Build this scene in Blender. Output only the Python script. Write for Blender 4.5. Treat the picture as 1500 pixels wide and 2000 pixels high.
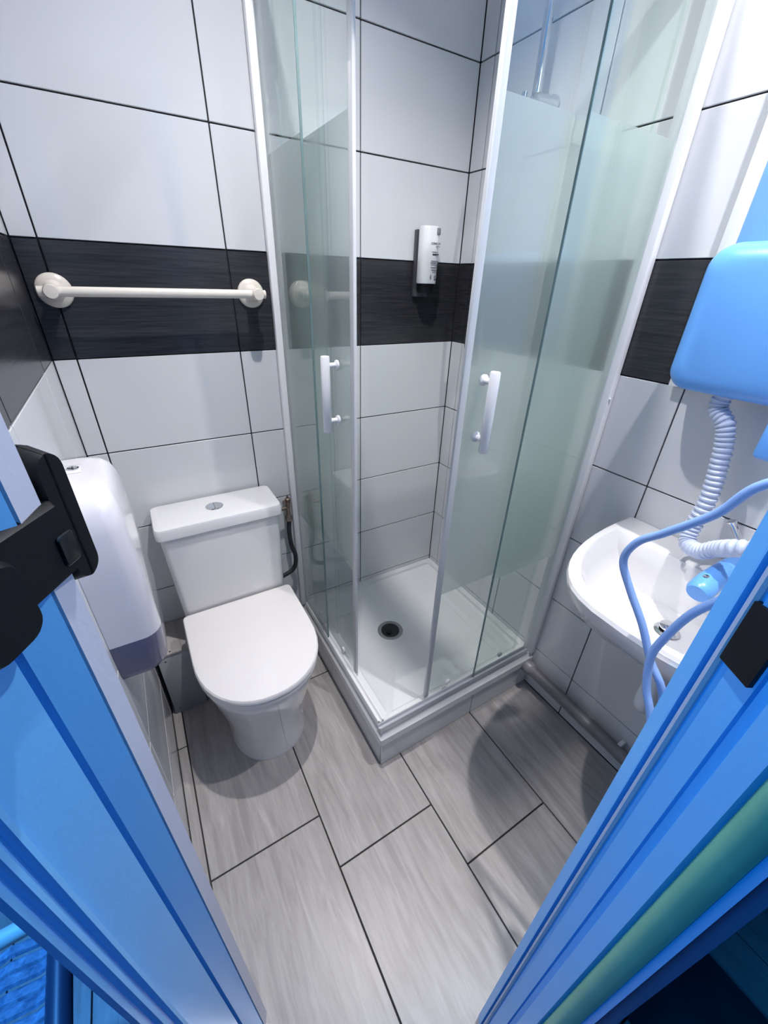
import bpy, bmesh, math, random
from mathutils import Vector, Matrix
random.seed(7)
sc = bpy.context.scene
for o in list(bpy.data.objects): bpy.data.objects.remove(o)
COL = sc.collection

# ------------------------------------------------------------------ camera, world, lights, exposure
cam = bpy.data.cameras.new('camera'); camo = bpy.data.objects.new('camera', cam); COL.objects.link(camo)
R = Matrix(((0.8615287510, -0.5068696327, 0.0291785299), (0.2292173696, 0.4395955064, 0.8684556340), (-0.4530205389, -0.7415112718, 0.4949074915)))
CAM = Vector((-1.07265, -1.30196, 1.38017))
camo.matrix_world = Matrix.Translation(CAM) @ R.transposed().to_4x4()
cam.sensor_fit = 'HORIZONTAL'; cam.sensor_width = 36.0; cam.lens = 18.9677
cam.clip_start = 0.01
sc.camera = camo

w = bpy.data.worlds.new('world'); sc.world = w; w.use_nodes = True
w.node_tree.nodes['Background'].inputs[0].default_value = (0.02, 0.10, 0.42, 1)
w.node_tree.nodes['Background'].inputs[1].default_value = 0.22

def area(name, loc, target, size, energy, color, shape='DISK', spread=180):
    l = bpy.data.lights.new(name, 'AREA'); l.shape = shape; l.size = size; l.energy = energy; l.color = color
    l.spread = math.radians(spread)
    o = bpy.data.objects.new(name, l); COL.objects.link(o); o.location = loc
    o.rotation_euler = (Vector(target) - Vector(loc)).to_track_quat('-Z', 'Y').to_euler()
    return o
NX, NY = 0.52101, 0.85355            # into the room, across the doorway
def D(d, wv, z=0.0):                 # doorway coordinates: depth into room, sideways (right +), height
    return (CAM.x + d*NX + wv*NY, CAM.y + d*NY - wv*NX, z)
BLUE = (0.01, 0.40, 1.0)
area('blue_room_light_a', D(-.34, -1.05, 1.75), D(.17, .24, 0.9), .35, 8.5, BLUE, 'DISK')
area('blue_room_light_b', D(-.34, 1.05, 1.75), D(.17, -.22, 0.9), .35, 2.2, BLUE, 'DISK')

area('blue_fill_c', (-1.64, -.42, 2.25), (-1.55, -.85, 0), .3, 16, (.08, .36, 1.0), 'DISK', 120)  # added unseen fill that brightens the chair and the floor outside

vs = sc.view_settings
vs.view_transform = 'Standard'; vs.look = 'None'; vs.gamma = 1.0; vs.use_curve_mapping = False
vs.exposure = 0.31
sc.cycles.max_bounces = 7; sc.cycles.glossy_bounces = 3; sc.cycles.transparent_max_bounces = 12; sc.cycles.adaptive_threshold = .03; sc.cycles.use_light_tree = False

# ------------------------------------------------------------------ materials
def nodes(name):
    m = bpy.data.materials.new(name); m.use_nodes = True
    nt = m.node_tree; return m, nt, nt.nodes['Principled BSDF']
def setc(b, col=None, rough=None, metal=None, spec=None, coat=None):
    if col: b.inputs['Base Color'].default_value = (*col, 1)
    if rough is not None: b.inputs['Roughness'].default_value = rough
    if metal is not None: b.inputs['Metallic'].default_value = metal
    if spec is not None: b.inputs['Specular IOR Level'].default_value = spec
    if coat is not None: b.inputs['Coat Weight'].default_value = coat; b.inputs['Coat Roughness'].default_value = .04
def plain(name, col, rough=.4, metal=0, spec=.5, coat=None, var=.06, scale=14, bump=0.0):
    m, nt, b = nodes(name); setc(b, col, rough, metal, spec, coat)
    tc = nt.nodes.new('ShaderNodeTexCoord'); n = nt.nodes.new('ShaderNodeTexNoise'); n.inputs['Scale'].default_value = scale; n.inputs['Detail'].default_value = 1.5
    r = nt.nodes.new('ShaderNodeValToRGB')
    r.color_ramp.elements[0].position = .3; r.color_ramp.elements[1].position = .7
    r.color_ramp.elements[0].color = (*[c*(1-var) for c in col], 1); r.color_ramp.elements[1].color = (*[min(1, c*(1+var)) for c in col], 1)
    nt.links.new(tc.outputs['Object'], n.inputs['Vector']); nt.links.new(n.outputs['Fac'], r.inputs['Fac']); nt.links.new(r.outputs['Color'], b.inputs['Base Color'])
    if bump:
        bp = nt.nodes.new('ShaderNodeBump'); bp.inputs['Strength'].default_value = bump; bp.inputs['Distance'].default_value = .002
        n2 = nt.nodes.new('ShaderNodeTexNoise'); n2.inputs['Scale'].default_value = scale*12
        nt.links.new(tc.outputs['Object'], n2.inputs['Vector']); nt.links.new(n2.outputs['Fac'], bp.inputs['Height']); nt.links.new(bp.outputs['Normal'], b.inputs['Normal'])
    return m
def grain(name, stops, rough, stretch, scale=6.0, detail=8, bump=.1, spec=.5):
    """streaky grain along one axis, shifted per tile"""
    m, nt, b = nodes(name); setc(b, None, rough, 0, spec)
    tc = nt.nodes.new('ShaderNodeTexCoord'); oi = nt.nodes.new('ShaderNodeObjectInfo')
    mul = nt.nodes.new('ShaderNodeMath'); mul.operation = 'MULTIPLY'; mul.inputs[1].default_value = 37.0
    add = nt.nodes.new('ShaderNodeVectorMath'); add.operation = 'ADD'
    mp = nt.nodes.new('ShaderNodeMapping'); mp.inputs['Scale'].default_value = stretch
    n = nt.nodes.new('ShaderNodeTexNoise'); n.inputs['Scale'].default_value = scale; n.inputs['Detail'].default_value = detail; n.inputs['Roughness'].default_value = .62; n.inputs['Distortion'].default_value = .6
    r = nt.nodes.new('ShaderNodeValToRGB')
    while len(r.color_ramp.elements) < len(stops): r.color_ramp.elements.new(.5)
    for e, (p, c) in zip(r.color_ramp.elements, stops): e.position = p; e.color = (*c, 1)
    L = nt.links.new
    L(oi.outputs['Random'], mul.inputs[0]); L(tc.outputs['Object'], mp.inputs['Vector']); L(mp.outputs['Vector'], add.inputs[0]); L(mul.outputs[0], add.inputs[1])
    L(add.outputs[0], n.inputs['Vector']); L(n.outputs['Fac'], r.inputs['Fac']); L(r.outputs['Color'], b.inputs['Base Color'])
    bp = nt.nodes.new('ShaderNodeBump'); bp.inputs['Strength'].default_value = bump; bp.inputs['Distance'].default_value = .001
    L(n.outputs['Fac'], bp.inputs['Height']); L(bp.outputs['Normal'], b.inputs['Normal'])
    return m
def glass(name, tint, refl=1.0):
    m = bpy.data.materials.new(name); m.use_nodes = True; nt = m.node_tree; nt.nodes.clear()
    out = nt.nodes.new('ShaderNodeOutputMaterial'); mix = nt.nodes.new('ShaderNodeMixShader'); tr = nt.nodes.new('ShaderNodeBsdfTransparent'); gl = nt.nodes.new('ShaderNodeBsdfGlossy')
    lw = nt.nodes.new('ShaderNodeLayerWeight'); lw.inputs['Blend'].default_value = .5
    pw = nt.nodes.new('ShaderNodeMath'); pw.operation = 'POWER'; pw.inputs[1].default_value = 4.0
    fr = nt.nodes.new('ShaderNodeMath'); fr.operation = 'MULTIPLY_ADD'; fr.inputs[1].default_value = .75; fr.inputs[2].default_value = .03
    nt.links.new(lw.outputs['Facing'], pw.inputs[0]); nt.links.new(pw.outputs[0], fr.inputs[0])
    tr.inputs['Color'].default_value = (*tint, 1); gl.inputs['Roughness'].default_value = .01
    mu = nt.nodes.new('ShaderNodeMath'); mu.operation = 'MULTIPLY'; mu.inputs[1].default_value = refl
    nt.links.new(fr.outputs[0], mu.inputs[0]); nt.links.new(mu.outputs[0], mix.inputs[0]); nt.links.new(tr.outputs[0], mix.inputs[1]); nt.links.new(gl.outputs[0], mix.inputs[2]); nt.links.new(mix.outputs[0], out.inputs[0])
    return m
def frosted(name):
    m = bpy.data.materials.new(name); m.use_nodes = True; nt = m.node_tree; nt.nodes.clear()
    N = nt.nodes.new; L = nt.links.new
    out = N('ShaderNodeOutputMaterial'); m1 = N('ShaderNodeMixShader'); m2 = N('ShaderNodeMixShader'); m3 = N('ShaderNodeMixShader')
    rf = N('ShaderNodeBsdfRefraction'); rf.inputs['IOR'].default_value = 1.12; rf.inputs['Roughness'].default_value = .55; rf.inputs['Color'].default_value = (.92, .96, .935, 1)
    tl = N('ShaderNodeBsdfTranslucent'); tl.inputs['Color'].default_value = (.91, .94, .92, 1)
    df = N('ShaderNodeBsdfDiffuse'); df.inputs['Color'].default_value = (.91, .94, .92, 1)
    tr = N('ShaderNodeBsdfTransparent'); tr.inputs['Color'].default_value = (.88, .95, .91, 1)
    m1.inputs[0].default_value = .45; L(tl.outputs[0], m1.inputs[1]); L(df.outputs[0], m1.inputs[2])
    m2.inputs[0].default_value = .58; L(rf.outputs[0], m2.inputs[1]); L(m1.outputs[0], m2.inputs[2])
    m3.inputs[0].default_value = .88; L(tr.outputs[0], m3.inputs[1]); L(m2.outputs[0], m3.inputs[2])
    L(m3.outputs[0], out.inputs[0])
    return m
M = {}
M['tile'] = plain('white_glazed_tile', (.65, .66, .68), .10, var=.012, scale=3)
M['dark'] = grain('charcoal_brushed_tile', [(.25, (.016, .016, .020)), (.5, (.032, .032, .037)), (.72, (.050, .049, .054))], .24, (2.5, 2.5, 60), 3.0, 6, .12)
M['floor'] = grain('grey_wood_look_tile', [(.2, (.25, .23, .22)), (.45, (.345, .325, .315)), (.6, (.405, .385, .375)), (.82, (.52, .50, .49))], .36, (16, 1.8, 1), 3.2, 8, .2)
M['grout'] = plain('dark_grout', (.035, .035, .042), .9)
M['floorgrout'] = plain('floor_grout', (.045, .04, .04), .9)
M['ceramic'] = plain('white_ceramic', (.74, .73, .735), .07, coat=.5, var=.006)
M['acrylic'] = plain('white_acrylic', (.76, .765, .77), .22, var=.01)
M['lid'] = plain('white_seat_plastic', (.76, .735, .725), .2, var=.008)
M['whitealu'] = plain('white_lacquered_aluminium', (.80, .80, .81), .25, var=.01)
M['silver'] = plain('satin_silver_rail', (.62, .63, .68), .28, .55, var=.02)
M['chrome'] = plain('chrome', (.75, .76, .78), .08, 1.0, var=.01)
M['satin'] = plain('satin_grey_steel', (.30, .31, .31), .35, .6, var=.08)
M['brass'] = plain('aged_plumbing_metal', (.24, .18, .15), .4, .8, var=.25, scale=60)
M['rubber'] = plain('dark_braided_hose', (.018, .018, .024), .5, var=.3, scale=120, bump=.4)
M['black'] = plain('black_hardware', (.004, .005, .007), .5, spec=.25, var=.2, scale=30)
M['cream'] = plain('cream_lacquer', (.80, .74, .66), .25, var=.015)
M['white'] = plain('white_plastic', (.78, .78, .80), .18, var=.01)
M['disp'] = plain('white_dispenser_plastic', (.74, .72, .76), .14, var=.01, coat=.4)
M['smoke'] = plain('smoky_grey_plastic', (.12, .12, .20), .2, var=.05)
M['bluep'] = plain('blue_lit_plastic', (.14, .40, .90), .3, var=.02)  # blue room light put into the colour of hair dryer and tap spout
M['bluel'] = plain('pale_blue_board', (.20, .42, .82), .35, var=.02)
M['bluec'] = plain('blue_lit_cord', (.26, .42, .78), .4, var=.02)  # the cords' blue is light from outside, mixed into their colour
M['hose'] = plain('pale_hose_plastic', (.52, .58, .74), .35, var=.03)
M['pipe'] = plain('grey_waste_pipe', (.20, .19, .20), .35, var=.10)
M['board'] = plain('grey_boxing_board', (.34, .345, .37), .6, var=.04)
M['frame'] = plain('blue_lit_frame_paint', (.15, .49, .90), .35, var=.012, bump=.10)  # white paint with the blue light from outside coloured in
M['framelit'] = plain('lamp_lit_frame_paint', (.52, .54, .64), .35, var=.012, bump=.10)  # same frame paint, paler where lamp light is put into the colour
M['teal'] = plain('teal_seal_strip', (.16, .46, .30), .4, var=.05)
M['paint'] = plain('white_wall_paint', (.78, .78, .80), .7, var=.015)
M['outer'] = plain('shaded_outer_wall', (.05, .12, .24), .6, var=.05)  # weak light on the outer face painted in as dark blue
M['dgrey'] = plain('dark_grey_plastic', (.07, .07, .08), .3)
M['strip'] = plain('satin_white_strip', (.58, .60, .61), .3, var=.01)
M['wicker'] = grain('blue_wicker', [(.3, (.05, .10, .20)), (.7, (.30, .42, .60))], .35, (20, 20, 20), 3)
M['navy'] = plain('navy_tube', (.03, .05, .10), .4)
M['palewood'] = plain('pale_rail', (.75, .76, .74), .4)
M['navymat'] = plain('dark_mat', (.03, .04, .06), .9, var=.2, bump=.4)
M['bag'] = plain('black_fabric', (.008, .008, .012), .8, var=.2, bump=.4)
M['ink'] = plain('black_ink', (.03, .03, .035), .6)
M['inkg'] = plain('grey_ink', (.20, .20, .22), .6)
M['glass'] = glass('clear_greenish_glass', (.955, .985, .970))
M['glassedge'] = plain('green_glass_edge', (.16, .24, .24), .1)
M['frost'] = frosted('frosted_glass_band')
M['mirror'] = plain('mirror_silver', (.9, .9, .92), .01, 1.0, var=.0)
M['hole'] = plain('dark_hole', (.004, .004, .006), .3)
me_, nt_, b_ = nodes('lamp_glow'); b_.inputs['Emission Color'].default_value = (1, .97, .95, 1); b_.inputs['Emission Strength'].default_value = 12; M['glow'] = me_; me_.cycles.emission_sampling = 'NONE'

# ------------------------------------------------------------------ builders
def link(o, parent=None):
    COL.objects.link(o)
    if parent is not None:
        o.parent = parent
        o.matrix_parent_inverse = Matrix.Translation(-world_loc(parent))
    return o
def world_loc(p):
    v = Vector(p.location)
    return v if p.parent is None else v   # parts carry world-space vertices and stay at the origin
def obj(name, me, mat, parent=None, smooth=True):
    o = bpy.data.objects.new(name, me)
    if mat is not None and not me.materials: me.materials.append(M[mat] if isinstance(mat, str) else mat)
    if smooth:
        for p in me.polygons: p.use_smooth = True
        try: me.set_sharp_from_angle(angle=math.radians(38))
        except Exception: pass
    COL.objects.link(o)
    if parent is not None:
        o.parent = parent
        if parent.type == 'EMPTY': o.matrix_parent_inverse = Matrix.Translation(-Vector(parent.location))
    return o
def thing(name, label, cat, loc, group=None):
    e = bpy.data.objects.new(name, None); e.empty_display_size = .05; COL.objects.link(e); e.location = loc
    e['label'] = label; e['category'] = cat
    if group: e['group'] = group
    return e
def tag(o, label, cat, group=None):
    o['label'] = label; o['category'] = cat
    if group: o['group'] = group
    return o
def struct(o): o['kind'] = 'structure'; return o
def to_mesh(bm, name):
    bmesh.ops.recalc_face_normals(bm, faces=bm.faces)
    me = bpy.data.meshes.new(name); bm.to_mesh(me); bm.free(); return me
def add_box(bm, a, b, bev=0.0, seg=2):
    g = bmesh.ops.create_cube(bm, size=1.0)
    vs_ = g['verts']
    for v in vs_:
        v.co = Vector([(a[i]+b[i])/2 + v.co[i]*(b[i]-a[i]) for i in range(3)])
    if bev:
        es = {e for v in vs_ for e in v.link_edges}
        bmesh.ops.bevel(bm, geom=list(es), offset=bev, segments=seg, profile=.5, affect='EDGES')
def box(name, a, b, mat, parent=None, bev=0.0, seg=2):
    a2 = [min(a[i], b[i]) for i in range(3)]; b2 = [max(a[i], b[i]) for i in range(3)]
    bm = bmesh.new(); add_box(bm, a2, b2, bev, seg); return obj(name, to_mesh(bm, name), mat, parent)
def prism(name, pts, z0, z1, mat, parent=None, bev=0.0, seg=2, smooth=True):
    bm = bmesh.new(); vs_ = [bm.verts.new((x, y, z0)) for x, y in pts]; f = bm.faces.new(vs_)
    r = bmesh.ops.extrude_face_region(bm, geom=[f]); bmesh.ops.translate(bm, verts=[v for v in r['geom'] if isinstance(v, bmesh.types.BMVert)], vec=(0, 0, z1-z0))
    if bev:
        es = [e for e in bm.edges if abs(e.verts[0].co.z-e.verts[1].co.z) < 1e-6]
        bmesh.ops.bevel(bm, geom=es, offset=bev, segments=seg, profile=.5, affect='EDGES')
    return obj(name, to_mesh(bm, name), mat, parent, smooth)
def loft(name, rings, mat, parent=None, cap0=True, cap1=True, closed=True):
    bm = bmesh.new(); vr = [[bm.verts.new(p) for p in r] for r in rings]; n = len(rings[0])
    for a, b in zip(vr[:-1], vr[1:]):
        for i in range(n if closed else n-1):
            j = (i+1) % n; bm.faces.new((a[i], a[j], b[j], b[i]))
    if cap0: bm.faces.new(list(reversed(vr[0])))
    if cap1: bm.faces.new(vr[-1])
    return obj(name, to_mesh(bm, name), mat, parent)
def smoothpath(pts, k=8):
    P = [Vector(p) for p in pts]; P = [P[0]*2-P[1]] + P + [P[-1]*2-P[-2]]; out = []
    for i in range(1, len(P)-2):
        a, b, c, d = P[i-1:i+3]
        for s in range(k):
            t = s/k; out.append(.5*((2*b)+(c-a)*t+(2*a-5*b+4*c-d)*t*t+(3*b-a-3*c+d)*t**3))
    out.append(P[-2]); return out
def tube(name, path, rad, mat, parent=None, seg=12, radf=None):
    path = [Vector(p) for p in path]; rings = []; up = None
    for i, p in enumerate(path):
        t = (path[min(i+1, len(path)-1)]-path[max(i-1, 0)]).normalized()
        if up is None:
            up = Vector((0, 0, 1)) if abs(t.z) < .9 else Vector((1, 0, 0))
        s = t.cross(up).normalized(); up = s.cross(t).normalized()
        r = radf(i) if radf else rad
        rings.append([p + (s*math.cos(2*math.pi*k/seg)+up*math.sin(2*math.pi*k/seg))*r for k in range(seg)])
    return loft(name, rings, mat, parent)
def disc_lathe(name, c, axis, prof, mat, parent=None, seg=28):
    """profile of (radius, distance along axis) revolved about axis through c"""
    ax = Vector(axis).normalized(); u = ax.orthogonal().normalized(); v = ax.cross(u); c = Vector(c)
    rings = [[c + ax*h + (u*math.cos(2*math.pi*k/seg)+v*math.sin(2*math.pi*k/seg))*max(r, .0002) for k in range(seg)] for r, h in prof]
    return loft(name, rings, mat, parent)

# ------------------------------------------------------------------ setting: floor, walls, tiles
GR = .0036
cache = {}
def tile_mesh(w_, h_, axis, mat, t=.006):
    k = (round(w_, 4), round(h_, 4), axis, mat)
    if k in cache: return cache[k]
    bm = bmesh.new()
    if axis == 'y': a, b = (-w_/2, -t, -h_/2), (w_/2, 0, h_/2)
    elif axis == 'x': a, b = (-t, -w_/2, -h_/2), (0, w_/2, h_/2)
    elif axis == '-x': a, b = (0, -w_/2, -h_/2), (t, w_/2, h_/2)
    elif axis == '-y': a, b = (-w_/2, 0, -h_/2), (w_/2, t, h_/2)
    else: a, b = (-w_/2, -h_/2, 0), (w_/2, h_/2, t)
    add_box(bm, a, b, .0009, 1)
    me = to_mesh(bm, 'tile'); me.materials.append(M[mat]); cache[k] = me; return me
ZL = [0.0] + [.19+.25*k for k in range(9)] + [2.4]
def tile_wall(wall, axis, plane, cuts):
    for i in range(len(ZL)-1):
        z0, z1 = ZL[i], ZL[i+1]
        band = abs(z0-1.19) < .01
        for a, b in zip(cuts[:-1], cuts[1:]):
            wd = abs(b-a)-GR; ht = z1-z0-GR
            o = bpy.data.objects.new('tile', tile_mesh(wd, ht, axis, 'dark' if band else 'tile'))
            m = (a+b)/2; zc = (z0+z1)/2
            o.location = (m, plane, zc) if axis in ('y', '-y') else (plane, m, zc)
            COL.objects.link(o); o.parent = wall
T = .006
floor = struct(box('floor', (-1.30, -1.40, -.06), (.06, .06, -.0062), 'floorgrout'))
def floor_tile(x0, x1, y0, y1):
    o = bpy.data.objects.new('tile', tile_mesh(x1-x0-.004, y1-y0-.004, 'z', 'floor')); o.location = ((x0+x1)/2, (y0+y1)/2, -.006); COL.objects.link(o); o.parent = floor
colx = [-1.237, -1.206, -.900, -.594, -.289, 0.0]
start = [-.30, -.711, -.852, -.42, -.60]
for i in range(5):
    ys = [0.0]; s = start[i]
    k = s
    while k < -.01 and k+.6 < -.02: k += .6
    while k > -1.36: ys.append(k); k -= .6
    ys.append(-1.40)
    for a, b in zip(ys[:-1], ys[1:]): floor_tile(colx[i], colx[i+1], b, a)
wb = struct(box('wall_back', (-1.31, T, -.06), (.07, .09, 2.46), 'grout'))
tile_wall(wb, 'y', T, [-1.237, -1.188, -.790, -.392, 0])
wr = struct(box('wall_right', (T, -1.40, -.06), (.07, T, 2.46), 'grout'))
tile_wall(wr, 'x', T, [0, -.060, -.451, -.842, -1.235, -1.325])
wl = struct(box('wall_left', (-1.305, -.965, -.06), (-1.237-T, T, 2.46), 'grout'))
tile_wall(wl, '-x', -1.237-T, [0, -.165, -.563, -.955])
wf = struct(box('wall_front', (-.775, -1.350, -.06), (.07, -1.325-T, 2.46), 'outer'))
tile_wall(wf, '-y', -1.325-T, [0, -.36, -.76])
struct(box('ceiling', (-1.31, -1.35, 2.401), (.07, .09, 2.47), 'paint'))

# ceiling downlights: the room's own lamps
def downlight(x, y, energy, label, size=.034):
    t = thing('ceiling_downlight', label, 'ceiling light', (x, y, 2.40), 'ceiling downlights')
    disc_lathe('trim_ring', (x, y, 2.40), (0, 0, -1), [(.030, .0), (.043, .0), (.045, .003), (.040, .006), (.031, .004)], 'whitealu', t)
    disc_lathe('lens', (x, y, 2.40), (0, 0, -1), [(.030, .0), (.030, .002), (.0, .0025)], 'glow', t)
    l = area('downlight_lamp', (x, y, 2.385), (x, y, 0), size, energy, (1.0, .97, .975), 'DISK', 125)
    return t
downlight(-.27, -1.085, 7.4, 'round recessed ceiling downlight above the washbasin')
downlight(-.72, -.62, 8.4, 'round recessed ceiling downlight between toilet and shower')

# ------------------------------------------------------------------ doorway posts
def post(name, prof, back, z0, z1, mat):
    pts = [D(d, wv)[:2] for d, wv in prof] + back
    return struct(prism(name, pts, z0, z1, mat, smooth=False))
Lp = [(.236, -.262), (.222, -.2225), (.2005, -.2180), (.1985, -.2142), (.1725, -.2228), (.1705, -.236), (.1655, -.236), (.1655, -.2215),
      (.1180, -.2215), (.1165, -.2175), (.1125, -.2165), (.1105, -.2225), (.1070, -.2225), (.1055, -.2180), (.1015, -.2170), (.0995, -.2230), (.0965, -.2230), (.0950, -.2190), (.0915, -.2190), (.0895, -.2240)]
trimL = post('trim_1', Lp, [(-1.305, -.945), (-1.200, -.945)], -.006, 2.40, 'frame')
dlip = [(.2365, -.262), (.2245, -.2200), (.222, -.2175), (.2008, -.2138), (.2006, -.2183), (.2215, -.2228), (.2345, -.262)]
prism('lamp_lit_edge', [D(a, b)[:2] for a, b in dlip], -.004, 2.398, 'framelit', trimL, smooth=False)  # separate piece so the lamp-lit chamfer can be coloured paler
Rp = [(.238, .30), (.2290, .2450), (.2275, .2432), (.2125, .2400), (.2112, .2400), (.2108, .256), (.2065, .256), (.2062, .2400), (.2040, .2375), (.2005, .2375), (.1985, .2410), (.1965, .2410), (.1945, .2380), (.1915, .2392),
      (.1720, .2400), (.1712, .2440), (.1695, .2440), (.1690, .2400), (.1610, .2440), (.1590, .2360), (.1400, .2360), (.1380, .246), (.112, .250)]
trimR = post('trim_2', Rp, [(-.70, -1.350), (-.68, -1.30)], -.006, 2.40, 'frame')
prism('bead', [D(a, b)[:2] for a, b in [(.2045, .2380), (.2030, .2362), (.2000, .2362), (.1982, .2385), (.1985, .2415), (.2045, .2415)]], -.004, 2.398, 'framelit', trimR, smooth=False)
# the rounded outer edge of the right post carries a teal sealing strip
rings = []
for z in (-.006, 2.40):
    ring = []
    for k in range(9):
        a = math.pi*k/8
        d = .129 + .0115*math.cos(a); wv = .2465 - .0115*math.sin(a)
        ring.append(D(d, wv, z))
    rings.append(ring)
loft('sealing_strip', rings, 'teal', trimR)
# header over the opening, out of frame
hd = [D(.229, -.24)[:2], D(.229, .26)[:2], D(.12, .26)[:2], D(.10, -.24)[:2]]
struct(prism('trim_3', hd, 2.08, 2.40, 'frame', smooth=False))
# threshold bar between inside tile and outside floor
struct(prism('trim_4', [D(.205, -.216)[:2], D(.205, .236)[:2], D(.165, .236)[:2], D(.165, -.216)[:2]], -.006, .003, 'silver', smooth=False))

# black rim latch on the left post
lk = thing('door_latch', 'black metal door latch wrapped round the left door post', 'latch', D(.215, -.222, 1.20))
def dprism(name, prof, z0, z1, mat, parent, bev=.0, seg=3):
    return prism(name, [D(d, wv)[:2] for d, wv in prof], z0, z1, mat, parent, bev, seg)
def rr_plate(name, d0, d1, wv0, wv1, z0, z1, rad, mat, parent):
    """plate rounded in the (depth-face) plane: thickness along d, face across w and z"""
    pts = []
    for cx, cz, a0 in ((wv1-rad, z1-rad, 0), (wv0+rad, z1-rad, 90), (wv0+rad, z0+rad, 180), (wv1-rad, z0+rad, 270)):
        for k in range(7):
            a = math.radians(a0+15*k); pts.append((cx+rad*math.cos(a), cz+rad*math.sin(a)))
    e = min(.004, abs(d1-d0)/3)
    def ring(d, s):
        cx = (wv0+wv1)/2; cz = (z0+z1)/2
        return [D(d, cx+(x-cx)*s, cz+(z-cz)*s) for x, z in pts]
    return loft(name, [ring(d0, 1), ring(d1-e, 1), ring(d1, .93)], mat, parent)
def rr_plate_w(name, w0, w1, d0, d1, z0, z1, rad, mat, parent):
    """plate on the reveal: thickness along w, rounded face in d and z"""
    pts = []
    for cx, cz, a0 in ((d1-rad, z1-rad, 0), (d0+rad, z1-rad, 90), (d0+rad, z0+rad, 180), (d1-rad, z0+rad, 270)):
        for k in range(7):
            a = math.radians(a0+15*k); pts.append((cx+rad*math.cos(a), cz+rad*math.sin(a)))
    cx = (d0+d1)/2; cz = (z0+z1)/2
    def ring(wv, s): return [D(cx+(x-cx)*s, wv, cz+(z-cz)*s) for x, z in pts]
    e = (w1-w0)*.3
    return loft(name, [ring(w0, 1), ring(w1-e, 1), ring(w1, .9)], mat, parent)
rr_plate_w('inner_plate', -.262, -.2165, .2262, .2495, 1.178, 1.284, .013, 'black', lk)
rr_plate_w('edge_plate', -.23, -.2115, .168, .2285, 1.198, 1.251, .002, 'black', lk)
rr_plate_w('keeper', -.2125, -.2095, .214, .228, 1.207, 1.230, .003, 'hole', lk)
rr_plate_w('thumb_lever', -.2165, -.201, .136, .178, 1.190, 1.246, .013, 'black', lk)
sk = rr_plate_w('strike_plate', .2365, .2415, .1735, .1985, 1.160, 1.212, .001, 'black', None)
# face of the strike sits just proud of the right post
for v in sk.data.vertices: pass
tag(sk, 'black strike plate set in the blue-lit right door post', 'strike plate')

# ------------------------------------------------------------------ shower: kerb, tray, enclosure
kerb = struct(prism('trim_5', [(-.662, -.001), (-.662, -.668), (-.001, -.668), (-.001, -.60), (-.60, -.60), (-.60, -.001)], .0, .118, 'grout', smooth=False))
kerb['label'] = 'tiled kerb under the shower tray'
def kt(a, b):
    o = box('tile', a, b, 'tile', kerb, .0009, 1); return o
kt((-.669, -.6755, .002), (-.2905, -.668, .118)); kt((-.2878, -.6755, .002), (-.002, -.668, .118))
kt((-.6695, -.666, .002), (-.662, -.2925, .118)); kt((-.6695, -.2897, .002), (-.662, -.003, .118))

tray = thing('shower_tray', 'white square shower tray set on the tiled kerb', 'shower tray', (-.335, -.335, .118))
def rrect(x0, x1, y0, y1, r, n=6, cham=None):
    pts = []
    for cx, cy, a0 in ((x1-r, y1-r, 0), (x0+r, y1-r, 90), (x0+r, y0+r, 180), (x1-r, y0+r, 270)):
        for k in range(n+1):
            a = math.radians(a0+90*k/n); pts.append((cx+r*math.cos(a), cy+r*math.sin(a)))
    return pts
def ring3(p, z): return [(x, y, z) for x, y in p]
X0, Y0 = -.678, -.684
ro = rrect(X0, -.001, Y0, -.001, .006)
cx_, cy_ = -.40, -.30
def inner(off, r): return rrect(X0+off, -.001-.012-off*.2, Y0+off, -.001-.012-off*.2, r)
def drainring(rad):
    out = []
    n = 7
    for a0 in (0, 90, 180, 270):
        for k in range(n):
            a = math.radians(a0 + 90*k/(n-1)*.96); out.append((-.414+rad*math.cos(a), -.304+rad*math.sin(a)))
    return out
rings = [ring3(ro, .119), ring3(ro, .148), ring3(rrect(X0+.006, -.001, Y0+.006, -.001, .004), .155), ring3(rrect(X0+.010, -.001, Y0+.010, -.001, .004), .172),
         ring3(inner(.055, .012), .172), ring3(inner(.066, .02), .160), ring3(drainring(.052), .146), ring3(drainring(.046), .144), ring3(drainring(.046), .128)]
loft('basin', rings, 'acrylic', tray, cap0=False, cap1=True)
dfl = disc_lathe('drain_flange', (-.414, -.304, .1445), (0, 0, 1), [(.036, .0), (.050, .0005), (.0515, .0025), (.049, .0035), (.038, .0025), (.0375, -.006)], 'satin', tray)
disc_lathe('drain_well', (-.414, -.304, .1445), (0, 0, 1), [(.0366, 0), (.0366, .0016), (.0, .0016)], 'hole', tray)
disc_lathe('hair_catcher', (-.424, -.310, .1455), (0, 0, 1), [(.012, 0), (.012, .004), (.004, .006), (.0, .006)], 'black', tray)

HT = 1.96
enc = thing('shower_enclosure', 'square corner shower enclosure with white frame and half-frosted sliding glass doors', 'shower enclosure', (-.335, -.335, .172))
# wall profiles
wp = box('wall_profile', (-.685, -.022, .173), (-.654, -.0015, HT), 'whitealu', enc, .003)
box('wall_profile', (-.024, -.687, .173), (-.0015, -.645, HT), 'whitealu', enc, .003)
# lower and upper rails
def rail(name, z0, z1):
    a = prism(name, [(-.674, -.680), (-.674, -.034), (-.640, -.034), (-.640, -.680)], z0, z1, 'whitealu', enc, .002)
    b = prism(name, [(-.640, -.680), (-.034, -.680), (-.034, -.646), (-.640, -.646)], z0, z1, 'whitealu', enc, .002)
rail('top_rail', HT, HT+.035)
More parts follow.
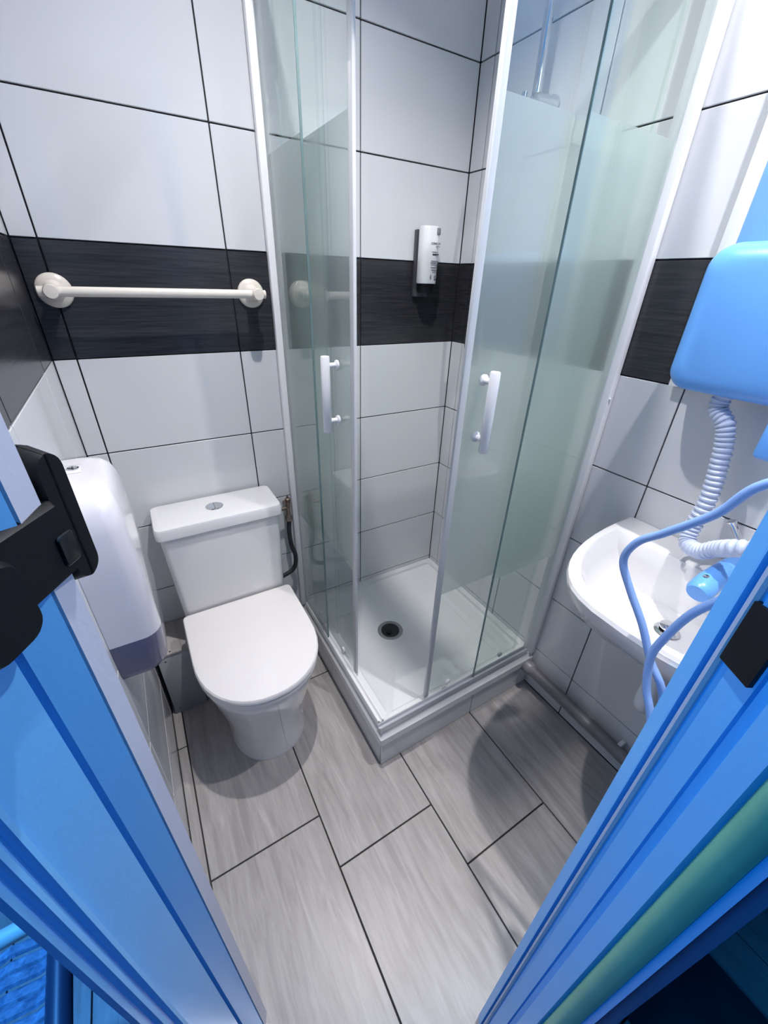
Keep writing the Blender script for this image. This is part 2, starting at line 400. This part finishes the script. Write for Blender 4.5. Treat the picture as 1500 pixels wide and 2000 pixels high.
# bottom track: stepped silver-white section along the tray edge
def track(horiz):
    sec = [(0, .1725), (0, .180), (.004, .192), (.010, .192), (.010, .184), (.016, .182), (.020, .190), (.024, .190), (.026, .1725)]
    if horiz: rings = [[(x, -.676+o, z) for o, z in sec] for x in (-.674, -.034)]
    else: rings = [[(-.672+o, y, z) for o, z in sec] for y in (-.646, -.034)]
    return loft('bottom_track', rings, 'silver' if horiz else 'whitealu', enc)
track(True); track(False)
def pane(name, axis, plane, a, b, z0=.192, z1=HT, th=.005, f0=.618, f1=1.645, edge=None):
    """glass leaf on a plane x=plane ('x') or y=plane ('y') from a to b"""
    if axis == 'x': g = box(name, (plane-th/2, a, z0), (plane+th/2, b, z1), 'glass', enc)
    else: g = box(name, (a, plane-th/2, z0), (b, plane+th/2, z1), 'glass', enc)
    s = th/2+.0006
    if axis == 'x': fb = [(plane+s, a+.001, f0), (plane+s, b-.001, f0), (plane+s, b-.001, f1), (plane+s, a+.001, f1)]
    else: fb = [(a+.001, plane+s, f0), (b-.001, plane+s, f0), (b-.001, plane+s, f1), (a+.001, plane+s, f1)]
    bm = bmesh.new(); vs_ = [bm.verts.new(p) for p in fb]; bm.faces.new(vs_); f = obj('frosted_band', to_mesh(bm, 'frosted_band'), 'frost', g, False)
    if edge:
        for e in edge:
            if axis == 'x': box('glass_edge', (plane-th/2-.0002, e-.0012, z0), (plane+th/2+.0002, e+.0012, z1), 'glassedge', g)
            else: box('glass_edge', (e-.0012, plane-th/2-.0002, z0), (e+.0012, plane+th/2+.0002, z1), 'glassedge', g)
    return g
pane('fixed_pane', 'x', -.664, -.258, -.022, edge=[-.257])
pane('fixed_pane', 'y', -.666, -.300, -.024, edge=[-.299])
dl = pane('sliding_door', 'x', -.642, -.436, -.070)
dr = pane('sliding_door', 'y', -.644, -.478, -.080)
# door edge strips: white closing profile in front, clear seal behind
box('closing_strip', (-.6465, -.454, .186), (-.6375, -.434, HT-.004), 'strip', dl, .003)
box('closing_strip', (-.494, -.6485, .186), (-.476, -.6395, HT-.004), 'strip', dr, .003)
box('rear_seal', (-.646, -.072, .190), (-.639, -.064, HT-.004), 'glass', dl)
box('rear_seal', (-.082, -.648, .190), (-.073, -.641, HT-.004), 'glass', dr)
def handle(door, axis, plane, pos, z0, z1, off):
    zc = [z0+.022, z1-.012] if False else [z0+.028, z1-.022]
    if axis == 'x':
        h = tube('handle', [(plane-off, pos, z0), (plane-off, pos, z0+.002), (plane-off, pos, z1-.002), (plane-off, pos, z1)], .011, 'white', door, 16, radf=lambda i: .0095 if i in (0, 3) else .011)
        for z in zc: disc_lathe('handle_post', (plane, pos, z), (-1, 0, 0), [(.012, .002), (.012, .006), (.0065, .009), (.0065, off)], 'white', door, 16)
    else:
        h = tube('handle', [(pos, plane-off, z0), (pos, plane-off, z0+.002), (pos, plane-off, z1-.002), (pos, plane-off, z1)], .011, 'white', door, 16, radf=lambda i: .0095 if i in (0, 3) else .011)
        for z in zc: disc_lathe('handle_post', (pos, plane, z), (0, -1, 0), [(.012, .002), (.012, .006), (.0065, .009), (.0065, off)], 'white', door, 16)
handle(dl, 'x', -.645, -.368, 1.040, 1.224, .034)
handle(dr, 'y', -.647, -.438, 1.052, 1.227, .034)
for y in (-.353, -.14): disc_lathe('roller', (-.6445, y, .212), (-1, 0, 0), [(.010, 0), (.010, .006), (.006, .008), (.003, .006), (.0, .006)], 'white', dl, 16)
for x in (-.400, -.16): disc_lathe('roller', (x, -.6465, .212), (0, -1, 0), [(.010, 0), (.010, .006), (.006, .008), (.003, .006), (.0, .006)], 'white', dr, 16)
disc_lathe('screw_cap', (-.018, -.682, 1.130), (0, -1, 0), [(.006, 0), (.006, .003), (.0035, .005), (.0035, .009), (.0, .010)], 'white', enc, 12)

# shower fittings on the right wall
rl = thing('shower_riser', 'chrome shower riser rail on the wall behind the glass', 'shower rail', (-.06, -.296, 1.775))
tube('bar', [(-.058, -.297, 1.772), (-.058, -.297, 2.37)], .011, 'chrome', rl, 18)
disc_lathe('bracket', (-.0015, -.305, 1.780), (-1, 0, 0), [(.020, 0), (.020, .008), (.016, .016), (.015, .060), (.013, .072), (.0, .073)], 'chrome', rl, 20)
disc_lathe('bracket', (-.0015, -.305, 2.330), (-1, 0, 0), [(.020, 0), (.020, .008), (.016, .016), (.015, .060), (.013, .072), (.0, .073)], 'chrome', rl, 20)
tube('shower_hose', smoothpath([(-.075, -.275, 1.80), (-.085, -.255, 1.60), (-.080, -.235, 1.35), (-.070, -.250, 1.15), (-.060, -.300, 1.08), (-.065, -.33, 1.14)], 8), .007, 'chrome', rl, 10)
mx = thing('shower_mixer', 'dark round shower mixer on the right-hand shower wall', 'shower mixer', (-.03, -.20, 1.20))
disc_lathe('cover_plate', (-.0015, -.165, 1.195), (-1, 0, 0), [(.075, 0), (.075, .004), (.070, .008), (.030, .009), (.030, .05), (.026, .055), (0, .055)], 'black', mx, 30)
tube('lever', [(-.05, -.165, 1.195), (-.062, -.175, 1.17), (-.070, -.185, 1.14)], .006, 'black', mx, 10)

# soap dispenser on the back wall in the shower
sp = thing('shower_gel_dispenser', 'white wall-mounted shower gel dispenser with printed label inside the shower', 'soap dispenser', (-.178, -.03, 1.36))
box('backplate', (-.199, -.016, 1.338), (-.142, -.0015, 1.527), 'dgrey', sp, .003)
def oval(cx, cy, a, b, z, n=32): return [(cx+a*math.copysign(abs(math.cos(2*math.pi*k/n))**.75, math.cos(2*math.pi*k/n)), cy+b*math.copysign(abs(math.sin(2*math.pi*k/n))**.75, math.sin(2*math.pi*k/n)), z) for k in range(n)]
loft('bottle', [oval(-.170, -.042, .031, .024, 1.378), oval(-.170, -.042, .032, .025, 1.381), oval(-.170, -.042, .032, .025, 1.528), oval(-.170, -.042, .029, .022, 1.534)], 'white', sp)
loft('pump', [oval(-.170, -.040, .027, .021, 1.352), oval(-.170, -.040, .029, .023, 1.3775)], 'black', sp)
box('top_clip', (-.158, -.0685, 1.512), (-.144, -.052, 1.530), 'inkg', sp, .002)
fy = -.0677
def text(name, s, size, loc, mat, parent):
    cu = bpy.data.curves.new(name, 'FONT'); cu.body = s; cu.size = size; cu.extrude = .0002; cu.align_x = 'CENTER'; cu.resolution_u = 3
    t = bpy.data.objects.new(name, cu); COL.objects.link(t); bpy.context.view_layer.update()
    me = bpy.data.meshes.new_from_object(t.evaluated_get(bpy.context.evaluated_depsgraph_get())); bpy.data.objects.remove(t)
    me.transform(Matrix.Translation(loc) @ Matrix.Rotation(math.pi/2, 4, 'X'))
    me.materials.clear(); return obj(name, me, mat, parent, False)
text('lettering', 'CONFOR', .0085, (-.160, fy, 1.4855), 'ink', sp)
for (x0, x1, z, h, mt) in [(-.158, -.144, 1.4795, .002, 'inkg'), (-.172, -.148, 1.4655, .0012, 'inkg'), (-.170, -.146, 1.4575, .0034, 'ink'), (-.173, -.146, 1.4400, .0022, 'inkg'), (-.176, -.146, 1.4350, .0022, 'inkg'), (-.173, -.146, 1.4305, .0010, 'ink'),
                        (-.173, -.149, 1.4220, .0030, 'inkg'), (-.170, -.149, 1.4150, .0030, 'inkg'), (-.166, -.152, 1.4095, .0014, 'inkg'), (-.157, -.148, 1.395, .006, 'inkg'), (-.157, -.148, 1.3885, .0025, 'ink')]:
    box('print_line', (x0, fy-.0002, z), (x1, fy+.001, z+h), mt, sp)
# little leaf mark at the foot of the label
bm = bmesh.new(); pts = [(-.172, 1.388), (-.175, 1.394), (-.174, 1.400), (-.171, 1.405), (-.169, 1.399), (-.1685, 1.393)]
bm.faces.new([bm.verts.new((x, fy-.0003, z)) for x, z in pts]); obj('leaf_mark', to_mesh(bm, 'leaf_mark'), 'inkg', sp, False)

# ------------------------------------------------------------------ toilet
tc_ = thing('toilet', 'white ceramic close-coupled toilet with the lid closed', 'toilet', (-.945, -.30, 0))
CX = -.943
def dshape(halfw, yb, yf, z, rback=.02, n=20, cx=CX, rnd=None):
    """flat back at yb, round front at yf (more negative)"""
    pts = []
    L_ = rnd if rnd else halfw*1.0
    yc = yf + L_
    for k in range(n+1):                     # right side to the front to the left side
        a = math.pi*k/n
        pts.append((cx+halfw*math.copysign(abs(math.cos(a))**.92, math.cos(a)), yc-L_*abs(math.sin(a))**.92, z))
    for x, y in ((cx-halfw, yb-rback*.0-.03), (cx-halfw, yb-.012), (cx-halfw+.003, yb-.004), (cx-halfw+.012, yb), (cx, yb), (cx+halfw-.012, yb), (cx+halfw-.003, yb-.004), (cx+halfw, yb-.012), (cx+halfw, yb-.03)):
        pts.append((x, y, z))
    return pts
loft('bowl', [dshape(.124, -.14, -.486, 0.0, rnd=.15), dshape(.124, -.14, -.488, .012, rnd=.15), dshape(.120, -.14, -.484, .03, rnd=.15), dshape(.126, -.14, -.494, .12, rnd=.155), dshape(.138, -.14, -.512, .20, rnd=.165), dshape(.153, -.14, -.536, .28, rnd=.18), dshape(.166, -.14, -.558, .345, rnd=.195), dshape(.172, -.14, -.568, .385, rnd=.20), dshape(.170, -.14, -.566, .392, rnd=.20)], 'ceramic', tc_)
loft('seat', [dshape(.170, -.172, -.572, .393, rnd=.205), dshape(.176, -.172, -.580, .397, rnd=.21), dshape(.176, -.172, -.580, .408, rnd=.21), dshape(.172, -.172, -.576, .411, rnd=.205)], 'lid', tc_)
loft('lid', [dshape(.172, -.170, -.577, .4125, rnd=.205), dshape(.1775, -.168, -.583, .416, rnd=.21), dshape(.1775, -.168, -.583, .426, rnd=.21), dshape(.1745, -.168, -.580, .4305, rnd=.21), dshape(.166, -.172, -.570, .4325, rnd=.20)], 'lid', tc_)
def cis(x0, x1, y0, y1, z, r=.018): return [(x, y, z) for x, y in rrect(x0, x1, y0, y1, r, 5)]
loft('cistern', [cis(-1.108, -.784, -.156, -.022, .395, .02), cis(-1.112, -.780, -.160, -.020, .42, .02), cis(-1.121, -.772, -.166, -.018, .718, .018)], 'ceramic', tc_)
loft('cistern_lid', [cis(-1.125, -.768, -.170, -.012, .7185), cis(-1.130, -.763, -.175, -.010, .722), cis(-1.130, -.763, -.175, -.010, .748), cis(-1.127, -.766, -.172, -.012, .755), cis(-1.116, -.777, -.160, -.020, .758)], 'ceramic', tc_)
fb_ = disc_lathe('flush_button', (-.953, -.095, .7575), (0, 0, 1), [(.026, 0), (.026, .002), (.023, .0035), (.021, .0025), (.0, .003)], 'chrome', tc_, 28)
box('button_split', (-.9535, -.116, .760), (-.9525, -.074, .7611), 'ink', fb_)

vv = thing('stop_valve', 'small brass stop valve with black hose beside the cistern', 'valve', (-.712, -.04, .40))
tube('body', [(-.707, -.042, .625), (-.708, -.042, .66), (-.706, -.042, .690)], .0085, 'brass', vv, 12)
tube('wall_stub', [(-.707, -.042, .668), (-.707, -.002, .668)], .008, 'brass', vv, 12)
tube('cistern_tail', [(-.707, -.042, .665), (-.770, -.050, .665)], .006, 'brass', vv, 12)
disc_lathe('hand_wheel', (-.706, -.042, .690), (0, 0, 1), [(.006, 0), (.010, .003), (.010, .010), (.005, .013), (.004, .022), (.0, .022)], 'brass', vv, 10)
disc_lathe('nut', (-.708, -.042, .612), (0, 0, 1), [(.012, 0), (.013, .003), (.013, .018), (.010, .022)], 'brass', vv, 6)
tube('hose', smoothpath([(-.708, -.042, .612), (-.712, -.042, .56), (-.708, -.043, .50), (-.698, -.045, .455), (-.702, -.045, .41), (-.722, -.045, .385), (-.775, -.048, .370), (-.80, -.06, .37)], 7), .0085, 'rubber', vv, 12)

# boxing in the corner beside the toilet, with a wood-look tile on top
bxg = thing('pipe_boxing', 'low grey boxing in the corner beside the toilet with a wood-look tile top', 'pipe boxing', (-1.17, -.08, 0))
box('front_board', (-1.224, -.158, .0), (-1.118, -.148, .283), 'board', bxg, .001)
box('side_board', (-1.224, -.148, .0), (-1.215, -.004, .283), 'board', bxg)
box('side_board', (-1.127, -.148, .0), (-1.118, -.004, .283), 'board', bxg)
box('top_tile', (-1.226, -.160, .2832), (-1.117, -.004, .293), 'floor', bxg, .001)
for x, y in ((-1.196, -.142), (-1.183, -.150)): disc_lathe('screw_hole', (x, y, .2925), (0, 0, 1), [(.0028, 0), (.0028, .0008), (0, .0008)], 'hole', bxg, 10)
disc_lathe('screw_hole', (-1.203, -.1575, .262), (0, -1, 0), [(.0025, 0), (.0025, .0008), (0, .0008)], 'hole', bxg, 10)
disc_lathe('screw_hole', (-1.205, -.1575, .022), (0, -1, 0), [(.0022, 0), (.0022, .0008), (0, .0008)], 'hole', bxg, 10)

# ------------------------------------------------------------------ paper dispenser on the left wall
pd = thing('paper_dispenser', 'white rounded paper dispenser with smoky grey lower window on the left wall', 'paper dispenser', (-1.235, -.45, .64))
def dplan(ext, yfar, ynear, z, r=.034, n=7):
    """rounded plan on the wall: ext = how far it stands out"""
    xw = -1.2365; xf = xw+ext; r = min(r, ext*.9); pts = [(xw, yfar, z)]
    for k in range(n+1):
        a = math.radians(90-90*k/n); pts.append((xf-r+r*math.cos(a), yfar-r+r*math.sin(a), z))
    for k in range(n+1):
        a = math.radians(-90*k/n); pts.append((xf-r+r*math.cos(a), ynear+r+r*math.sin(a), z))
    pts.append((xw, ynear, z)); return pts
FR, NR = -.335, -.572
loft('housing', [dplan(.050, FR+.004, NR+.02, .650), dplan(.052, FR+.010, NR+.01, .662), dplan(.052, FR+.010, NR+.01, 1.030), dplan(.045, FR+.004, NR+.02, 1.046)], 'disp', pd)
cov = loft('cover', [dplan(.0925, FR, NR, .7475), dplan(.0935, FR, NR, .751), dplan(.0925, FR, NR, .90), dplan(.0900, FR, NR+.002, .99), dplan(.0870, FR-.003, NR+.010, 1.026), dplan(.0800, FR-.008, NR+.024, 1.048), dplan(.0700, FR-.015, NR+.042, 1.057), dplan(.058, FR-.025, NR+.070, 1.060)], 'disp', pd)
loft('window', [dplan(.060, FR-.020, NR+.030, .640), dplan(.078, FR-.008, NR+.014, .646), dplan(.0895, FR-.001, NR+.003, .668), dplan(.0920, FR, NR, .747)], 'smoke', pd)
lo = box('lock_plate', (-1.226, -.440, 1.0600), (-1.1985, -.395, 1.0615), 'disp', pd, .0006)
disc_lathe('lock', (-1.2122, -.4175, 1.0612), (0, 0, 1), [(.0105, 0), (.0105, .002), (.008, .0026), (.0045, .001), (0, .001)], 'chrome', lo, 20)
box('key_slot', (-1.2137, -.4215, 1.0622), (-1.2107, -.4135, 1.0628), 'hole', lo)

# ------------------------------------------------------------------ towel bar
tb = thing('towel_bar', 'cream towel bar with round end flanges on the dark tile band', 'towel bar', (-.96, -.04, 1.34))
for x in (-1.187, -.740):
    disc_lathe('flange', (x, -.0005, 1.340), (0, -1, 0), [(.036, 0), (.036, .004), (.033, .008), (.022, .011), (.018, .017), (.0155, .024), (.0150, .055), (.0155, .080), (.0130, .086), (.0, .087)], 'cream', tb, 32)
    for dz in (-.0265, .0265): disc_lathe('screw', (x, -.0085, 1.340+dz), (0, -1, 0), [(.0034, -.001), (.0034, .0008), (0, .0008)], 'brass', tb, 10)
tube('bar', [(-1.212, -.066, 1.340), (-.718, -.066, 1.340)], .0105, 'cream', tb, 18)

# ------------------------------------------------------------------ washbasin
wb_ = thing('washbasin', 'white half-round ceramic washbasin hung on the right-hand wall', 'washbasin', (-.2, -1.075, .70))
def bas(ext, hw, z, x0=-.0015, yc=-1.075, n=26, pw=.85):
    pts = []
    for k in range(n+1):
        a = math.pi*k/n; c = math.cos(a); s = math.sin(a)
        pts.append((x0-ext*abs(s)**pw, yc+hw*math.copysign(abs(c)**.62, c), z))
    return pts
def bas_in(x0, ext, hw, z, n=26, yc=-1.075):
    pts = []
    for k in range(n+1):
        a = math.pi*k/n; c = math.cos(a); s = math.sin(a)
        pts.append((x0-ext*abs(s)**.85, yc+hw*math.copysign(abs(c)**.72, c), z))
    return pts
outer = [bas(.10, .10, .665), bas(.20, .155, .675), bas(.30, .195, .705), bas(.372, .225, .760), bas(.408, .240, .810), bas(.418, .2435, .838), bas(.414, .242, .8455), bas(.402, .236, .847)]
innr = [bas_in(-.095, .293, .221, .8455), bas_in(-.100, .280, .214, .838), bas_in(-.102, .262, .200, .800), bas_in(-.105, .225, .170, .755), bas_in(-.110, .150, .115, .728), bas_in(-.130, .075, .055, .722)]
loft('bowl', outer+innr, 'ceramic', wb_)
disc_lathe('drain_ring', (-.185, -1.070, .7225), (0, 0, 1), [(.016, 0), (.024, .001), (.026, .004), (.021, .007), (.015, .003), (0, .002)], 'chrome', wb_, 24)
disc_lathe('plug', (-.185, -1.070, .733), (0, 0, 1), [(.016, 0), (.019, .003), (.019, .006), (.016, .008), (0, .009)], 'chrome', wb_, 24)
disc_lathe('drain_hole', (-.185, -1.070, .7262), (0, 0, 1), [(.0155, 0), (.0155, .0008), (0, .0008)], 'hole', wb_, 20)
tube('waste_trap', smoothpath([(-.18, -1.09, .668), (-.18, -1.09, .56), (-.18, -1.09, .50), (-.15, -1.09, .465), (-.11, -1.09, .50), (-.06, -1.09, .53), (-.003, -1.09, .53)], 6), .018, 'white', wb_, 14)
tp = thing('basin_tap', 'short tap with a rounded blue-lit spout over the washbasin', 'tap', (-.06, -1.095, .847))
disc_lathe('base', (-.055, -1.100, .8465), (0, 0, 1), [(.024, 0), (.024, .006), (.020, .012), (.019, .055), (.016, .070), (.0, .072)], 'chrome', tp, 24)
tube('spout', smoothpath([(-.060, -1.100, .888), (-.120, -1.098, .893), (-.190, -1.098, .888), (-.235, -1.098, .874)], 6), .02, 'bluep', tp, 20, radf=lambda i: .0185+.0045*min(1, i/14) if i < 18 else .019)
disc_lathe('spout_button', (-.212, -1.094, .9005), (-.25, .25, 1), [(.0062, 0), (.0062, .004), (.0045, .006), (0, .0055)], 'chrome', tp, 16)
disc_lathe('lever_cap', (-.050, -1.052, .952), (-.3, .5, .8), [(.006, -.045), (.007, 0), (.009, .004), (.009, .010), (0, .012)], 'chrome', tp, 16)

# waste pipe along the right wall
pp = thing('waste_pipe', 'grey waste pipe running along the right wall near the floor', 'pipe', (-.04, -1.0, .10))
tube('pipe_run', [(-.036, -.690, .122), (-.036, -1.32, .112)], .021, 'pipe', pp, 18)
disc_lathe('collar', (-.036, -.690, .122), (0, -1, 0), [(.021, -.012), (.025, -.010), (.026, .02), (.022, .026)], 'pipe', pp, 18)
box('pipe_clip', (-.030, -1.062, .088), (-.002, -1.050, .140), 'white', pp, .002)

# ------------------------------------------------------------------ mirror and hair dryer on the right wall
mi = thing('wall_board', 'white-edged pale blue board on the wall behind the hair dryer', 'wall board', (-.01, -1.06, 1.19))
box('backing', (-.016, -1.318, 1.192), (-.0015, -.815, 2.05), 'white', mi, .001)
box('face_panel', (-.0205, -1.290, 1.222), (-.0162, -.842, 2.02), 'bluel', mi, .0008)
box('edge_strip', (-.022, -.8418, 1.192), (-.0162, -.815, 2.05), 'whitealu', mi, .001)
box('edge_strip', (-.022, -1.290, 1.192), (-.0162, -.8422, 1.2215), 'whitealu', mi, .001)
hdn = thing('hair_dryer', 'blue-lit wall hair dryer with ribbed hose over the washbasin', 'hair dryer', (-.07, -.95, 1.20))
def hdring(x, s, y0=-.842, y1=-1.075, z0=1.200, z1=1.462):
    cy = (y0+y1)/2; cz = (z0+z1)/2
    p = rrect(y1, y0, z0, z1, .040, 7)
    return [(x, cy+(a-cy)*s, cz+(b-cz)*s) for a, b in p]
loft('base_unit', [hdring(-.0225, 1), hdring(-.085, .985), hdring(-.108, .95), hdring(-.120, .88), hdring(-.125, .75)], 'bluep', hdn)
hp = smoothpath([(-.085, -.952, 1.215), (-.085, -.950, 1.180), (-.090, -.975, 1.155), (-.090, -.987, 1.120), (-.090, -.995, 1.075), (-.092, -1.002, 1.030), (-.095, -1.005, .980), (-.100, -1.003, .932), (-.115, -1.012, .902), (-.140, -1.046, .910), (-.165, -1.075, .942), (-.195, -1.105, .972), (-.19, -1.15, 1.00), (-.14, -1.17, 1.05)], 16)
tube('ribbed_hose', hp, .015, 'hose', hdn, 16, radf=lambda i: .0172 if (i//2) % 2 == 0 else .0142)
hs = smoothpath([(-.14, -1.17, 1.05), (-.112, -1.15, 1.10), (-.115, -1.12, 1.15), (-.12, -1.085, 1.165)], 6)
tube('handset', hs, .03, 'bluep', hdn, 18, radf=lambda i: .020+.022*min(1, i/12))
box('switch_block', (-.135, -1.13, 1.118), (-.095, -1.046, 1.205), 'bluep', hdn, .010, 3)

cd = tube('power_cord', smoothpath([(-.46, -1.327, 1.26), (-.458, -1.24, 1.235), (-.455, -1.161, 1.184), (-.452, -1.129, 1.126), (-.45, -1.083, 1.070), (-.45, -1.052, 1.034), (-.45, -1.043, .993), (-.45, -1.068, .952), (-.45, -1.106, .904), (-.45, -1.138, .852), (-.45, -1.168, .818), (-.44, -1.185, .76), (-.40, -1.20, .66), (-.25, -1.23, .50), (-.08, -1.25, .42), (-.003, -1.25, .40)], 8), .0062, 'bluec', None, 12)
tag(cd, 'blue-lit cord looping from the right and hanging over the washbasin front', 'cord')
cd2 = tube('power_cord', smoothpath([(-.482, -1.327, 1.12), (-.478, -1.22, 1.07), (-.475, -1.168, 1.000), (-.472, -1.145, .914), (-.472, -1.143, .870), (-.474, -1.156, .822), (-.476, -1.171, .795), (-.48, -1.20, .75), (-.48, -1.26, .72), (-.48, -1.327, .72)], 8), .0062, 'bluec', None, 12)
tag(cd2, 'blue-lit cord in a short loop crossing below the longer cord', 'cord')

# ------------------------------------------------------------------ outside the doorway
of_ = struct(box('floor_outside', (-3.2, -3.2, -.06), (-1.306, 1.2, -.007), 'floorgrout'))
of2 = struct(box('floor_outside_front', (-1.306, -3.2, -.06), (1.6, -1.401, -.007), 'floorgrout'))
of3 = struct(box('floor_sill', (-1.306, -1.401, -.06), (-1.301, .06, -.007), 'floorgrout'))
def plank(par, x0, x1, y0, y1):
    o = bpy.data.objects.new('plank', tile_mesh(x1-x0-.003, y1-y0-.003, 'z', 'floor')); o.location = ((x0+x1)/2, (y0+y1)/2, -.0065); COL.objects.link(o); o.parent = par
for i in range(6):
    x1 = -1.306-i*.16
    for j in range(3):
        y1 = .4-(i % 2)*.45-j*.9
        plank(of_, x1-.16, x1, y1-.9, y1)
for i in range(8):
    x0 = -1.30+i*.2
    for j in range(2): plank(of2, x0, x0+.2, -1.401-(j+1)*.8, -1.401-j*.8)

ch = thing('wicker_chair', 'blue-lit woven wicker chair outside the doorway on the left', 'chair', (-1.62, -1.02, 0))
sx0, sx1, sy0, sy1, sz = -1.86, -1.375, -1.30, -.80, .42
tube('side_rail', [(sx1, sy0, sz), (sx1-.005, (sy0+sy1)/2, sz+.004), (sx1-.02, sy1, sz)], .017, 'navy', ch, 14)
tube('side_rail', [(sx0, sy0, sz), (sx0, sy1, sz)], .017, 'navy', ch, 14)
tube('front_rail', [(sx0, sy0, sz), (sx1, sy0, sz)], .017, 'navy', ch, 14)
tube('rear_rail', [(sx0, sy1, sz+.004), (sx1-.02, sy1, sz+.004)], .014, 'palewood', ch, 14)
for x, y in ((sx0, sy0), (sx1, sy0), (sx0, sy1), (sx1-.02, sy1)): tube('leg', [(x, y, -.0005), (x, y, sz)], .015, 'navy', ch, 12)
n = 24
smesh = None
for i in range(n):
    y = sy0+.02+(sy1-sy0-.04)*(i+.5)/n
    if smesh is None:
        rings = []
        for k in range(25):
            x = sx0+.012+(sx1-sx0-.036)*k/24; z = sz+.004+.007*math.sin(k*math.pi/2)
            rings.append([(x, -.0088, z), (x, -.005, z+.004), (x, .005, z+.004), (x, .0088, z), (x, 0, z-.003)])
        o = loft('strand', rings, 'wicker', ch); smesh = o.data
    else:
        o = bpy.data.objects.new('strand', smesh); COL.objects.link(o); o.parent = ch; o.matrix_parent_inverse = Matrix.Translation(-Vector(ch.location))
    o.location = (0, y, 0.0 if i % 2 else -.004)
tube('back_post', [(sx0, sy0, sz), (sx0-.06, sy0, .86)], .015, 'navy', ch, 12)
tube('back_post', [(sx0, sy1, sz), (sx0-.06, sy1, .86)], .015, 'navy', ch, 12)
tube('top_rail', [(sx0-.06, sy0, .86), (sx0-.06, sy1, .86)], .017, 'navy', ch, 12)
for i in range(9):
    y = sy0+.03+(sy1-sy0-.06)*i/8
    tube('back_strand', [(sx0-.002, y, sz), (sx0-.058, y, .86)], .012, 'wicker', ch, 8)

mt_ = box('door_mat', (-.47, -2.1, .0), (-.21, -1.352, .014), 'navymat', None, .003)
tag(mt_, 'dark mat on the floor outside to the right of the doorway', 'mat')
def sq(cx, cy, a, b, z, n=28, p=.6): return [(cx+a*math.copysign(abs(math.cos(2*math.pi*k/n))**p, math.cos(2*math.pi*k/n)), cy+b*math.copysign(abs(math.sin(2*math.pi*k/n))**p, math.sin(2*math.pi*k/n)), z) for k in range(n)]
bg = thing('holdall_bag', 'black fabric bag on the dark floor outside at far right', 'bag', (.26, -1.62, 0))
loft('body', [sq(.26, -1.62, .20, .22, .0002), sq(.26, -1.62, .24, .25, .05), sq(.26, -1.62, .24, .25, .22), sq(.26, -1.62, .19, .21, .30), sq(.26, -1.62, .08, .17, .325)], 'bag', bg)
tube('strap', smoothpath([(.26, -1.78, .31), (.26, -1.75, .40), (.26, -1.62, .45), (.26, -1.49, .40), (.26, -1.46, .31)], 6), .010, 'bag', bg, 8)
